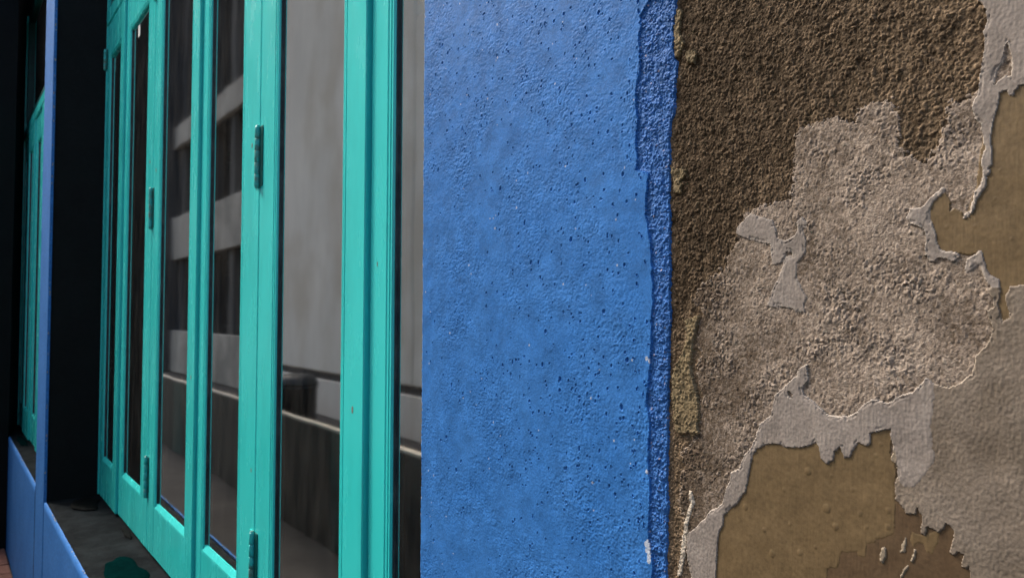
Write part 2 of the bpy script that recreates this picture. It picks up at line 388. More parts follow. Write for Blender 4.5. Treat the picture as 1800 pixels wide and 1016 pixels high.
# outlines on the wall face, in tenths of a millimetre (along the wall, height relative to 1.76 m)
OUTLINE = {
 'plaster_a': [-1511,1794,-1508,1615,-1472,1559,-1474,1471,-1487,1445,-1480,1355,-1494,1286,-1512,1172,-1512,1143,-1531,1103,-1543,1055,-1533,1000,-1507,971,-1497,905,-1493,863,-1483,846,-1504,786,-1495,717,-1509,661,-1538,621,-1547,578,-1563,529,-1588,517,-1594,488,-1556,514,-1539,547,-1526,590,-1499,630,-1480,651,-1485,695,-1461,715,-1474,740,-1458,749,-1460,787,-1455,824,-1464,869,-1453,954,-1439,1009,-1420,1078,-1423,1107,-1387,1113,-1363,1079,-1350,1104,-1335,1124,-1316,1127,-960,1090,-951,1585],
 'olive_a': [-1656,530,-1658,590,-1682,642,-1711,624,-1739,600,-1757,565,-1755,504,-1733,431,-1723,364,-1706,335,-1637,316,-1610,311,-1569,303,-1530,309,-1511,323,-1504,282,-1492,232,-1474,188,-1437,172,-1432,135,-1433,95,-1443,52,-1432,-5,-1422,-39,-1390,-21,-1394,24,-1408,66,-1403,95,-1387,123,-1387,134,-1331,141,-976,139,-958,1168,-1362,1279,-1480,1018,-1530,646,-1588,493,-1607,531,-1642,553],
 'collar_a': [-1687,670,-1730,639,-1759,612,-1804,570,-1857,570,-1882,525,-1858,492,-1820,473,-1788,451,-1777,389,-1786,343,-1767,278,-1744,274,-1721,294,-1679,291,-1651,272,-1624,288,-1615,309,-1637,316,-1706,335,-1723,364,-1733,431,-1755,504,-1757,565,-1739,600,-1711,624,-1677,647],
 'collar_b': [-1592,236,-1578,286,-1530,304,-1511,323,-1504,282,-1492,232,-1474,188,-1437,172,-1432,135,-1468,130,-1500,180,-1512,239,-1525,254,-1552,226,-1584,207],
 'under': [-2418,-1734,-2413,-1295,-2005,-980,-1973,-905,-1882,-926,-1522,-974,-1529,-1459],
 'olive_b': [-3157,-1963,-3156,-1795,-3146,-1663,-3131,-1477,-3098,-1424,-3084,-1352,-3038,-1305,-2985,-1256,-2919,-1161,-2901,-1103,-2883,-1008,-2861,-920,-2831,-875,-2769,-840,-2687,-822,-2636,-832,-2520,-822,-2463,-797,-2423,-777,-2401,-798,-2391,-864,-2352,-892,-2312,-862,-2301,-810,-2266,-772,-2266,-788,-2243,-838,-2215,-834,-2198,-795,-2161,-741,-2108,-752,-2091,-731,-2094,-677,-2042,-663,-1979,-636,-1974,-683,-1984,-779,-1960,-822,-1951,-889,-1967,-939,-1959,-1040,-1964,-1166,-1974,-1215,-2018,-1244,-2066,-1265,-2072,-1282,-2118,-1300,-2135,-1381,-2171,-1381,-2174,-1362,-2273,-1391,-2294,-1479,-2309,-1496,-2337,-1497,-2361,-1510,-2366,-1571,-2367,-1719],
 'olive_c': [-1868,-1181,-1838,-1186,-1806,-1184,-1726,-1138,-1738,-1180,-1753,-1228,-1770,-1271,-1799,-1264,-1807,-1227,-1845,-1233,-1863,-1253,-1877,-1226],
 'grey': [-1958,-937,-1956,-1024,-1923,-1048,-1899,-1090,-1852,-1085,-1842,-1044,-1834,-1045,-1828,-1065,-1811,-1086,-1824,-1170,-1806,-1187,-1794,-1133,-1735,-1149,-1712,-1123,-1700,-1091,-1678,-1101,-1657,-1131,-1672,-1202,-1683,-1249,-1659,-1249,-1639,-1226,-1615,-1237,-1627,-1298,-1603,-1303,-1592,-1289,-1582,-1315,-1595,-1480,-1001,-1296,-976,147,-1331,141,-1387,134,-1387,123,-1403,95,-1408,66,-1394,24,-1390,-21,-1422,-39,-1432,-5,-1443,52,-1433,95,-1432,135,-1468,130,-1480,125,-1468,90,-1456,33,-1490,10,-1473,-39,-1468,-76,-1482,-120,-1492,-163,-1524,-193,-1548,-223,-1551,-267,-1565,-312,-1627,-363,-1663,-384,-1702,-387,-1752,-370,-1818,-519,-1910,-777],
 'plaster_b': [-2831,-780,-2809,-715,-2726,-651,-2697,-522,-2644,-475,-2546,-386,-2534,-343,-2477,-312,-2471,-408,-2513,-464,-2498,-501,-2435,-533,-2381,-578,-2345,-605,-2264,-606,-2213,-593,-2162,-565,-2128,-519,-2079,-488,-1996,-500,-1922,-452,-1855,-427,-1816,-381,-1787,-345,-1752,-370,-1748,-445,-1760,-537,-1773,-598,-1765,-640,-1763,-715,-1749,-749,-1758,-789,-1778,-820,-1808,-864,-1838,-909,-1862,-935,-1907,-943,-1927,-925,-1942,-897,-1945,-835,-1968,-767,-1974,-683,-1979,-636,-2042,-663,-2094,-677,-2091,-731,-2108,-752,-2161,-741,-2198,-795,-2215,-834,-2243,-838,-2266,-788,-2266,-772,-2301,-810,-2312,-862,-2352,-892,-2391,-864,-2401,-798,-2423,-777,-2463,-797,-2520,-822,-2636,-832,-2687,-822,-2769,-840,-2831,-875,-2861,-920,-2883,-1008,-2901,-1103,-2919,-1161,-2985,-1256,-3038,-1305,-3084,-1352,-3098,-1424,-3131,-1477,-3146,-1663,-3156,-1795,-3157,-1963,-3363,-2027,-3362,-1854,-3391,-1747,-3401,-1651,-3390,-1549,-3335,-1505,-3248,-1419,-3200,-1350,-3143,-1319,-3097,-1279,-3074,-1191,-3037,-1116,-3028,-1058,-2961,-1028,-2926,-930,-2882,-886,-2839,-806],
 'plaster_c': [-2972,565,-2871,649,-2744,600,-2704,588,-2684,528,-2676,473,-2624,448,-2565,475,-2530,508,-2537,562,-2499,593,-2473,556,-2473,521,-2503,523,-2481,441,-2482,371,-2540,314,-2544,226,-2511,148,-2473,95,-2496,60,-2489,8,-2550,8,-2569,25,-2628,36,-2680,43,-2729,36,-2741,62,-2707,152,-2658,237,-2625,326,-2657,313,-2706,305,-2718,367,-2725,441,-2808,458,-2907,491,-2981,527],
 'tan': [-3468,-2059,-3447,-1814,-3435,-1532,-3454,-1256,-3417,-969,-3273,-850,-3262,-593,-3300,-359,-3279,-160,-3259,18,-3327,78,-3238,235,-3073,315,-2959,453,-2972,568,-2905,657,-2785,681,-2654,703,-2571,729,-2554,887,-2557,995,-2540,1099,-2463,1138,-2389,1148,-2246,1136,-2149,1133,-2126,1171,-2059,1190,-1979,1182,-1935,1185,-1924,1064,-1914,919,-1831,779,-1742,858,-1683,970,-1659,1117,-1598,1103,-1539,1105,-1416,1062,-1340,-413,-1767,-1055,-2567,-1780],
 'flake_a': [-3388,-135,-3413,-55,-3288,-22,-3308,-93,-3328,-142,-3339,-234,-3364,-395,-3311,-550,-3287,-726,-3307,-767,-3298,-841,-3342,-871,-3372,-831,-3442,-868,-3494,-851,-3524,-650,-3523,-446,-3455,-320,-3409,-245],
 'flake_b': [-3394,1867,-3353,1872,-3303,1850,-3308,1754,-3374,1788],
 'flake_c': [-3531,291,-3386,297,-3412,217,-3520,228],
 'flake_d': [-3522,1049,-3393,1025,-3413,967,-3449,947,-3434,855,-3507,872],
 'flake_e': [-3480,2218,-3428,2168,-3450,2016,-3409,1929,-3451,1850,-3492,1845,-3497,2030],
 'flake_f': [-3483,1525,-3406,1524,-3380,1469,-3452,1452],
 'flake_g': [-3557,-1031,-3526,-1034,-3531,-1088,-3563,-1097],
 'hole_a': [-1384,1357,-1372,1324,-1360,1278,-1366,1180,-1384,1178,-1396,1187,-1440,1155,-1426,1232,-1400,1260,-1394,1302],
 'hole_b': [-2609,-482,-2589,-484,-2570,-504,-2574,-529,-2594,-523,-2609,-504],
 'hole_c': [-2625,369,-2605,389,-2574,376,-2570,348,-2590,360,-2617,347],
 'vein': [-3384,-1250,-3359,-1246,-3334,-1328,-3354,-1367,-3390,-1490,-3416,-1687,-3452,-1855,-3488,-1873,-3456,-1697,-3425,-1498,-3389,-1383,-3369,-1335],
 'chip_a': [-2034,-1308,-2012,-1302,-2013,-1334,-2032,-1389,-2045,-1383,-2041,-1328],
 'chip_b': [-1901,-1222,-1911,-1295,-1935,-1308,-1923,-1258],
 'chip_c': [-1854,-1253,-1858,-1318,-1876,-1341,-1872,-1322],
 'chip_d': [-1894,-1364,-1900,-1384,-1931,-1448,-1934,-1437,-1912,-1385],
 'chip_e': [-1968,-767,-1959,-753,-1947,-801,-1945,-857,-1954,-821,-1978,-812],
 'edge_brown': [-3469,2441,-3470,2273,-3475,2212,-3507,2054,-3503,1864,-3472,1814,-3472,1739,-3488,1664,-3489,1455,-3531,1402,-3543,1245,-3538,1035,-3544,852,-3540,498,-3542,187,-3542,-36,-3554,-345,-3567,-757,-3562,-937,-3573,-1082,-3569,-1368,-3581,-1798,-3582,-2095],
 'edge_step': [-3713,2529,-3714,2355,-3811,2256,-3800,2186,-3829,2063,-3812,1949,-3818,1841,-3859,1675,-3859,1587,-3831,1450,-3860,1324,-3843,1168,-3860,1083,-3729,1042,-3746,894,-3758,724,-3719,570,-3703,378,-3693,174,-3705,-37,-3705,-227,-3728,-460,-3751,-673,-3724,-817,-3741,-1093,-3725,-1341,-3737,-1615,-3700,-1834,-3712,-2135],
}
BLISTERS = [(-2476,-960,21),(-2919,-1265,19),(-2725,-1517,22),(-2537,-1462,17),(-2306,-1253,20),(-2159,-1145,15),(-1997,-1092,15),(-2001,-1184,15),(-2327,-958,10),(-1674,457,10),(-1541,448,10),(-2358,-1158,24),(-2638,-1101,13),(-2781,-1380,14),(-2200,-1017,12),(-2432,-1401,12),(-2066,-801,11),(-2601,-1304,11),(-2120,-1211,11),(-2034,-732,11),(-1421,718,8),(-1376,371,9),(-1448,578,8)]

# ------------------------------------------------------------------ ground
def struct(o):
    o['kind'] = 'structure'
    return o
struct(MB().box(-150, 150, -150, 150, -0.30, -0.004).build('ground', M['floor']))
paving = struct(MB().box(-6.6, 4.0, -0.62, -0.004, -0.2, 0.004).build('pavement', M['mortar']))
brick_me = None
for r in range(6):
    for c in range(18):
        x0 = -6.59 + c * 0.214 + (0.107 if r % 2 else 0)
        y1 = -0.010 - r * 0.1
        if brick_me is None:
            b = MB().box(0, 0.204, -0.09, 0, 0, 0.022).bevel(0.004).build('brick', M['brick'], paving)
            brick_me = b.data
        else:
            b = link('brick', brick_me, None, paving)
        b.location = (x0, y1, random.uniform(0.0, 0.004))
        b.rotation_euler = (random.uniform(-.01, .01), random.uniform(-.01, .01), random.uniform(-.01, .01))

# ------------------------------------------------------------------ blue wall of the building
blue_wall = thing('blue_wall', 'blue painted rendered wall with window openings, black reveals and a grey sill', 'wall')
peel_wall = thing('peeling_wall', 'peeling brown cement wall with grey plaster and olive paint patches right of the blue strip', 'wall')

def slab_face(name, x0, x1, z0, z1, mat, parent, step=0.02, amp=0.0012, edge=0.004, seed=0, wrap=None, depth=0.009):
    """a rendered wall face looking to the street: slightly uneven, its free edges broken and turned back"""
    nx = max(int((x1 - x0) / step), 4); nz = max(int((z1 - z0) / step), 4)
    X, Z = np.meshgrid(np.linspace(x0, x1, nx), np.linspace(z0, z1, nz))
    Y = -amp * fbm(X / 0.09, Z / 0.09, seed, 4)
    ex = edge * (fbm(Z / 0.05, Z * 0 + seed, seed + 3, 4) + 0.6 * fbm(Z / 0.012, Z * 0 + 3.3, seed + 4, 2))
    ez = edge * (fbm(X / 0.05, X * 0 + seed, seed + 5, 4) + 0.6 * fbm(X / 0.012, X * 0 + 7.3, seed + 6, 2))
    if 'l' in wrap:
        X[:, 0] += ex[:, 0]; X[:, 1] += ex[:, 0]; Y[:, 0] = depth
    if 'r' in wrap:
        X[:, -1] += ex[:, -1]; X[:, -2] = X[:, -1] - 0.001; Y[:, -1] = depth
    if 't' in wrap:
        Z[-1] += ez[-1] - 0.001; Z[-2] = Z[-1] - 0.003; Y[-1] = depth
    idx = np.arange(nx * nz).reshape(nz, nx)
    q = np.stack([idx[:-1, :-1], idx[:-1, 1:], idx[1:, 1:], idx[1:, :-1]], -1).reshape(-1, 4)
    o = np_mesh(name, np.stack([X, Y, Z], -1).reshape(-1, 3), q, mat, parent,
                {'rim': np.zeros(nx * nz), 'tone': (0.5 + 0.5 * fbm(X / .2, Z / .2, seed + 9)).ravel()})
    return o

SILL_Z, WIN_Z, TOP = 0.83, 0.845, 4.15
# cores (real thickness) behind the rendered faces
MB().box(-0.688, -0.352, 0.012, 0.26, 0.0, 4.9).build('wall_core', M['black'], blue_wall)
MB().box(-6.60, -0.70, 0.03, 0.26, 0.0, 0.78).build('wall_core', M['black'], blue_wall)
MB().prism([(-4.665, 0.012), (-4.276, 0.012), (-4.207, 0.225), (-4.207, 0.26), (-4.66, 0.26)], 0.0, 4.9).build('reveal', M['black'], blue_wall)
MB().box(-6.60, -0.70, 0.03, 0.26, TOP + 0.01, 4.9).build('wall_core', M['black'], blue_wall)
slab_face('wall_face', -6.605, -4.685, 0.0, SILL_Z, M['blue'], blue_wall, wrap='t', seed=21)
slab_face('wall_face', -4.255, -0.715, 0.0, SILL_Z, M['blue'], blue_wall, wrap='t', seed=22, step=0.016)
slab_face('pillar_face', -4.675, -4.27, 0.0, 4.9, M['blue'], blue_wall, wrap='lr', seed=23, step=0.012, edge=0.006, depth=0.011)
slab_face('wall_face', -6.605, -4.675, TOP, 4.9, M['blue'], blue_wall, wrap='', seed=24)
slab_face('wall_face', -4.27, -0.70, TOP, 4.9, M['blue'], blue_wall, wrap='', seed=25, step=0.03)

def sill(name, x0, x1, y1, seed):
    nx = int((x1 - x0) / 0.02); ny = 26
    X, T = np.meshgrid(np.linspace(x0, x1, nx), np.linspace(0, 1, ny))
    Y = 0.006 + 0.004 * fbm(X / 0.06, T * 0, seed) * (1 - T) + (y1 - 0.006) * T
    Z = SILL_Z - 0.003 + (WIN_Z - SILL_Z - 0.004) * T + 0.0025 * fbm(X / 0.05, Y / 0.05, seed, 5)
    Z[0] = SILL_Z - 0.05
    idx = np.arange(nx * ny).reshape(ny, nx)
    q = np.stack([idx[:-1, :-1], idx[:-1, 1:], idx[1:, 1:], idx[1:, :-1]], -1).reshape(-1, 4)
    return np_mesh(name, np.stack([X, Y, Z], -1).reshape(-1, 3), q, M['sill'], blue_wall)
sill_a = sill('sill', -4.27, -0.68, 0.262, 31)
sill_b = sill('sill', -7.12, -4.66, 0.13, 32)

def blob(name, cx, cy, rx, ry, z, mat, parent, seed, n=44, lab=None):
    rnd = random.Random(seed)
    ph = [(rnd.uniform(0, 6.28), rnd.uniform(.06, .2) / (1 + .25 * k), k) for k in range(2, 9)]
    bm = bmesh.new()
    ctr = bm.verts.new((cx, cy, z + 0.0008))
    rings = []
    for fr, hh in ((0.55, 0.0008), (0.93, 0.0006), (1.0, -0.004)):
        ring = []
        for i in range(n):
            a = 2 * math.pi * i / n
            k = 1 + sum(am * math.sin(kk * a + p) for p, am, kk in ph)
            ring.append(bm.verts.new((cx + rx * k * fr * math.cos(a), cy + ry * k * fr * math.sin(a), z + hh)))
        rings.append(ring)
    for i in range(n):
        bm.faces.new((ctr, rings[0][i], rings[0][(i + 1) % n]))
        for a, b in zip(rings, rings[1:]):
            bm.faces.new((a[i], b[i], b[(i + 1) % n], a[(i + 1) % n]))
    bmesh.ops.recalc_face_normals(bm, faces=list(bm.faces))
    me = bpy.data.meshes.new(name); bm.to_mesh(me); bm.free()
    for p in me.polygons:
        p.use_smooth = True
    o = link(name, me, mat, parent)
    if lab:
        o['label'] = lab
    return o
blob('paint_spill', -2.92, 0.115, 0.20, 0.062, 0.8405, M['spill'], sill_a, 5, lab='dark green dried paint spill on the grey sill')
blob('paint_spill', -4.06, 0.150, 0.13, 0.060, 0.842, M['spill_black'], sill_a, 9, lab='black stain at the far end of the sill')
blob('paint_spill', -3.42, 0.212, 0.09, 0.012, 0.843, M['spill_black'], sill_a, 12)
blob('paint_spill', -6.3, 0.06, 0.24, 0.025, 0.839, M['spill'], sill_b, 15)

def chips(name, pts, size, seed, parent, mat):
    """broken bits of pale plaster along an edge: many small irregular wedges"""
    rnd = random.Random(seed)
    mb = MB()
    for (p, q, n) in pts:
        p = Vector(p); q = Vector(q)
        for _ in range(n):
            c = p.lerp(q, rnd.random()) + Vector((rnd.uniform(-.002, .002), rnd.uniform(-.001, .003), rnd.uniform(-.002, .002)))
            s = size * rnd.uniform(.3, 1.2)
            d = (q - p).normalized()
            o = Vector((0, 1, 0)) if abs(d.y) < .5 else Vector((1, 0, 0))
            w = d.cross(o)
            ring = [mb.bm.verts.new(c + d * (math.cos(a) * s * rnd.uniform(.7, 1.8)) + w * (math.sin(a) * s * .45 * rnd.uniform(.6, 1.3)) + o * (rnd.uniform(-.3, .3) * s)) for a in (0, 1.2, 2.4, 3.7, 5.0)]
            t = mb.bm.verts.new(c - o * s * 0.35); u = mb.bm.verts.new(c + o * s * 0.35)
            for i in range(5):
                mb.bm.faces.new((ring[i], ring[(i + 1) % 5], t)); mb.bm.faces.new((ring[(i + 1) % 5], ring[i], u))
    o = mb.build(name, mat, parent)
    o['kind'] = 'stuff'
    return o
M['chip_plain'] = plain_mat('broken_plaster', (0.40, 0.36, 0.28), 0.9, 0.3, 50.0, 0.2)
chips('chipped_plaster', [((-4.272, 0.004, 0.8), (-4.272, 0.004, 3.6), 60)], 0.008, 41, blue_wall, M['chip_plain'])
chips('chipped_plaster', [((-4.2, 0.004, SILL_Z), (-0.72, 0.004, SILL_Z), 70), ((-6.6, 0.004, SILL_Z), (-4.69, 0.004, SILL_Z), 60)], 0.006, 42, blue_wall, M['chip_plain'])
chips('chipped_plaster', [((-4.212, 0.222, 0.86), (-4.212, 0.222, 3.3), 60)], 0.009, 43, blue_wall, M['chip_plain'])

# ------------------------------------------------------------------ the weathered face seen close up
LAYERS = [  # id, part name, material, outline
    (0, 'rough_cement', 'earth'), (1, 'sandy_render', 'tan'), (2, 'brown_undercoat', 'under'), (3, 'olive_paint', 'olive'),
    (4, 'olive_paint', 'olive'), (5, 'olive_paint', 'olive'), (6, 'grey_paint', 'grey'), (7, 'plaster_patch', 'plaster'),
    (8, 'plaster_patch', 'plaster'), (9, 'plaster_patch', 'plaster'), (10, 'plaster_patch', 'plaster'), (11, 'plaster_patch', 'plaster'),
    (12, 'plaster_flake', 'flake'), (13, 'plaster_flake', 'flake'), (14, 'plaster_flake', 'flake'), (15, 'plaster_flake', 'flake'),
    (16, 'plaster_flake', 'flake'), (17, 'plaster_flake', 'flake'), (18, 'plaster_flake', 'flake'), (19, 'chalk_vein', 'chalk'),
    (20, 'paint_chip', 'chip'), (21, 'paint_chip', 'chip'), (22, 'paint_chip', 'chip'), (23, 'paint_chip', 'chip'), (24, 'paint_chip', 'chip'),
    (25, 'rough_blue_edge', 'blue_rough'), (26, 'blue_render', 'blue')]
SPEC = {i: (n, M[m]) for i, n, m in LAYERS}
PAINT = [('tan', 1), ('under', 2), ('olive_a', 3), ('olive_b', 4), ('olive_c', 5), ('grey', 6), ('collar_a', 7), ('collar_b', 8),
         ('plaster_c', 9), ('plaster_b', 10), ('plaster_a', 11), ('hole_a', 1), ('hole_b', 1), ('hole_c', 1),
         ('flake_a', 12), ('flake_b', 13), ('flake_d', 15), ('flake_e', 16), ('vein', 19),
         ('chip_a', 20), ('chip_b', 21), ('chip_c', 22), ('chip_d', 23), ('chip_e', 24)]
BASE_H = {0: 0.0, 1: 0.7, 2: 0.95, 3: 1.1, 4: 1.1, 5: 1.08, 6: 1.6, 7: 1.55, 8: 1.55, 9: 1.25, 10: 1.75, 11: 1.75,
          12: 2.0, 13: 1.8, 14: 1.3, 15: 1.4, 16: 1.6, 17: 1.5, 18: 1.8, 19: 1.2, 20: 1.5, 21: 1.35, 22: 1.5, 23: 1.3, 24: 1.8, 25: 2.0, 26: 3.6}
EB = np.array(OUTLINE['edge_brown'], float).reshape(-1, 2)[::-1]
ES = np.array(OUTLINE['edge_step'], float).reshape(-1, 2)[::-1]

def weathered(X, Z, extend=False):
    """layer ids, relief (mm), chalk edges and pigment tone of the close wall at world X, Z"""
    mx = X * 1000; mz = (Z - 1.76) * 1000              # millimetres
    wx = 0.75 * fbm(mx / 5, mz / 5, 1, 3) + 0.35 * perlin(mx / 1.4, mz / 1.4, 2)
    wz = 0.75 * fbm(mx / 5, mz / 5, 3, 3) + 0.35 * perlin(mx / 1.4, mz / 1.4, 4)
    ids = np.zeros(X.shape, np.int32)
    jx = perlin(mx / 1.1, mz / 1.1, 81); jz = perlin(mx / 1.1, mz / 1.1, 82)
    for key, k in PAINT:
        ww = 0.6 if k in (3, 4) else (2.6 if 12 <= k <= 18 else 0.9)
        ax, az = mx * 10 + wx * 10 * ww, mz * 10 + wz * 10 * ww
        if key == 'tan':
            ax = ax + 65 * fbm(mx / 16, mz / 16, 5, 5) + 16 * jx + 22 * perlin(mx / 2.6, mz / 2.6, 83)
            az = az + 65 * fbm(mx / 16, mz / 16, 6, 5) + 16 * jz + 22 * perlin(mx / 2.6, mz / 2.6, 84)
        ids[inside(ax, az, OUTLINE[key])] = k
    if extend:
        far = (mx > -92) | (np.abs(mz - 20) > 232)
        n = fbm(mx / 130, mz / 130, 71, 5)
        far &= mx > -345
        ids[far] = np.select([n[far] > 0.16, n[far] > -0.02, n[far] > -0.14], [10, 6, 1], 0)
    eb = np.interp(mz * 10, EB[:, 1], EB[:, 0]); es = np.interp(mz * 10, ES[:, 1], ES[:, 0])
    rag = 10 * (1.0 * wx + 0.8 * perlin(mx / 2.2, mz / 2.2, 8) + 1.2 * fbm(mx / 8, mz / 8, 94, 3))
    strip = (mx * 10 < eb + rag)
    smooth_b = (mx * 10 < es + 12 * wx + 16 * fbm(mx / 7, mz / 9, 92, 4) + 5 * perlin(mx / 1.5, mz / 1.5, 93))
    ids[strip] = 25
    ids[smooth_b] = 26
    # grains of the rough coats
    gx = mx + 0.8 * perlin(mx / 3.1, mz / 3.1, 11); gz = mz + 0.8 * perlin(mx / 3.1, mz / 3.1, 12)
    w0, r0 = worley(gx / 4.3, gz / 5.0, 24)
    w1, r1 = worley(gx / 1.9, gz / 2.1, 13)
    w2, r2 = worley(gx / 1.15, gz / 1.25, 14)
    g1 = np.clip(1 - (w1 / 0.72) ** 2, 0, 1) * (0.15 + 0.85 * r1)
    g2 = np.clip(1 - (w2 / 0.75) ** 2, 0, 1) * r2
    lump = fbm(mx / 9, mz / 9, 15, 4)
    grain = 0.75 * g1 * (0.4 + 1.2 * r0) + 0.55 * g2 * (1.3 - r0) + 0.35 * np.clip(1 - (w0 / 0.6) ** 2, 0, 1) * (r0 > 0.6) + 0.75 * lump
    wavy = fbm(mx / 22, mz / 22, 17, 3)
    brush = fbm(mx / 0.9, mz / 14, 18, 3)
    ripple = fbm(mx / 1.6, mz / 2.4, 19, 4, 0.6)
    h = np.zeros(X.shape)
    for k, b in BASE_H.items():
        h[ids == k] = b
    big = fbm(mx / 45, mz / 45, 20, 3)
    amp = np.select([ids == 0, ids == 1, np.isin(ids, [12, 13, 14, 15, 16, 17, 18, 19]), ids == 25], [1.05, 0.9, 0.95, 1.25], 0.0)
    # the sandy coat is worn smooth in places
    worn = np.clip(0.5 + 1.6 * fbm(mx / 30, mz / 30, 23, 3), 0.35, 1.1)
    amp = np.where(ids == 1, amp * worn, amp)
    pock = np.clip((perlin(mx / 1.9, mz / 2.1, 25) - 0.42) * 4, 0, 1)
    h += amp * (grain - 0.3) - np.where(ids == 1, 0.9 * worn * pock, 0)
    pl = np.isin(ids, [7, 8, 9, 10, 11]); ol = np.isin(ids, [2, 3, 4, 5, 20, 21, 22, 23, 24])
    h += np.where(pl, 0.25 * wavy + 0.12 * brush + 0.20 * ripple + 0.10 * g2, 0)
    h += np.where(ids == 6, 0.25 * wavy + 0.26 * ripple + 0.06 * brush + 0.14 * g2, 0)
    h += np.where(ol, 0.20 * wavy + 0.09 * brush + 0.06 * ripple, 0)
    h += 0.5 * big * (ids < 25)
    if not extend:                                        # thin, half broken skirts along the upper coats
        lowm = dilate(ids < 2, 4)
        ring = np.isin(ids, [6, 7, 8, 9, 10, 11]) & lowm & (fbm(mx / 9, mz / 9, 91, 3) > 0.04)
        h -= np.where(ring, 0.38 - 0.25 * g2, 0)
    for bx, bz, br in BLISTERS:
        d2 = ((mx * 10 - bx) ** 2 + ((mz * 10 - bz) / 1.15) ** 2) / float(br) ** 2
        h += np.where(ol & (d2 < 1), 0.26 * (br / 18.0) * np.clip(1 - d2, 0, 1) ** 0.6, 0)
    tone = np.clip(0.5 + 0.5 * wavy, 0, 1)
    rise = np.clip((mx + 330) / 190, 0, 1) * 0.42 + np.clip((-mz + 40) / 130, 0, 1) * 0.42
    tone = np.where(ids == 0, np.clip(0.02 + rise + 0.75 * (r1 - 0.45) * (g1 > 0.2) + 0.6 * (r2 - 0.55) * (g2 > 0.1) + 0.25 * big + 0.30 * fbm(mx / 5, mz / 32, 95, 3), 0, 1), tone)
    near = np.clip(1.6 - (mx * 10 - eb) / (26 + 40 * np.abs(big + lump)), 0, 1) * np.clip(0.45 + 1.8 * lump + 0.8 * big, 0, 1)
    tone = np.where(ids == 0, np.clip(tone + 0.9 * near, 0, 1), tone)
    tone = np.where(ids == 1, np.clip(0.50 + 0.45 * (r1 - 0.5) + 0.35 * (r2 - 0.5) + 0.45 * big + 0.2 * wavy - 0.45 * np.clip((-272 - mx) / 60, 0, 1), 0, 1), tone)
    if not extend:                                        # the dark brown cement fades into the sandy coat on the left and below
        soft = ((ids >= 1) & (ids < 25)).astype(float)
        for _ in range(3):
            for ax in (0, 1):
                n = 15
                c = np.cumsum(np.pad(soft, [(n + 1, n) if a == ax else (0, 0) for a in (0, 1)], mode='edge'), axis=ax)
                soft = (np.take(c, range(2 * n + 1, c.shape[ax]), ax) - np.take(c, range(0, c.shape[ax] - 2 * n - 1), ax)) / (2 * n + 1)
        fade = np.clip((75 - mz) / 60, 0.15, 1) * np.clip(0.7 + lump + big, 0.2, 1)
        tone = np.where(ids == 0, np.clip(tone + 0.75 * soft * fade, 0, 1), tone)
        tone = np.where(ids == 1, np.clip(tone - 0.75 * (1 - soft) * fade * (mx < -235), 0, 1), tone)
    tone = np.where(ids == 6, np.clip(0.5 + 0.6 * big + 0.3 * ripple + 0.25 * wavy, 0, 1), tone)
    return ids, h, tone, (mx, mz, lump, wx)

def chalk(ids, cell):
    """freshly broken, paler plaster along the edges of the upper coats"""
    rim = np.zeros(ids.shape)
    for k, s in ((6, 0.7), (7, 0.8), (8, 0.7), (9, 0.45), (10, 0.85), (11, 1.0), (1, 0.45), (12, 0.3), (20, 0.5), (22, 0.5)):
        m = ids == k
        if not m.any():
            continue
        low = ids < (2 if k >= 6 else k)
        if k in (7, 11):
            low = low | np.isin(ids, [3, 4])
        rim = np.maximum(rim, s * (m & dilate(low, 1)))
    return rim

LAT = 0.00056
rowsB = np.arange(-0.305, 0.36, LAT)
rowsR = rowsB[(rowsB > -0.215) & (rowsB < 0.255)]
# ---- peeling part, from the rough blue strip to beyond the frame
xs = np.arange(-0.392, -0.082, 0.00046)
X, Z = np.meshgrid(xs, rowsR + 1.76)
ids, h, tone, (mx, mz, lump, wx) = weathered(X, Z)
rim = chalk(ids, 1)
edge_n = fbm(mx / 6, mz / 6, 33, 3)
rim *= np.clip(0.55 + 1.3 * edge_n, 0, 1)
rim = np.where(ids == 25, np.maximum(rim, np.clip((perlin(mx / 2.5, mz / 2.5, 44) - 0.62) * 8, 0, 1) * 0.8), rim)
hm = h.copy()
tone = np.where(ids == 25, np.clip(0.45 + 0.6 * perlin(mx / 1.6, mz / 1.6, 45), 0, 1), tone)

# ---- smooth blue render: orange peel, pock marks, little chips
def blue_relief(X, Z):
    mx = X * 1000; mz = (Z - 1.76) * 1000
    hh = 0.45 * fbm(mx / 28, mz / 28, 51, 3)
    rough = np.clip(0.55 + 1.3 * fbm(mx / 60, mz / 70, 52, 3), 0.12, 1.2)
    a = perlin(mx / 5.2, mz / 5.2, 53); b = perlin(mx / 2.6, mz / 2.6, 54)
    hh += rough * (0.14 * a + 0.24 * b + 0.28 * np.clip(np.abs(perlin(mx / 7, mz / 7, 55)), 0, .5))
    hh += 0.24 * rough * perlin(mx / 1.5, mz / 1.5, 56)
    tn = np.clip(0.45 + 0.35 * fbm(mx / 50, mz / 50, 57, 4) + 0.45 * rough * b, 0, 1)
    return hh, tn
PR = random.Random(11)
PITS = []
while len(PITS) < 1000:
    px = PR.uniform(-697, -372); pz = PR.uniform(-290, 345)
    dens = 0.25 + 0.6 * max(0.0, min(1.0, (px + 600) / 180)) + 0.3 * (pz > 150)
    if px > -560 and -40 > pz > -160: dens += 0.4
    if PR.random() > dens: continue
    big = PR.random() < 0.07
    PITS.append((px, pz, PR.uniform(0.36, 0.75) * (1.6 if big else 1), PR.uniform(0.55, 1.4) * (1.5 if big else 1), PR.uniform(0.9, 2.2) * (1.25 if big else 1), PR.uniform(-0.5, 0.5)))
WHITE = [(PR.uniform(-697, -375), PR.uniform(-280, 340), PR.uniform(0.35, 0.85)) for _ in range(100)]
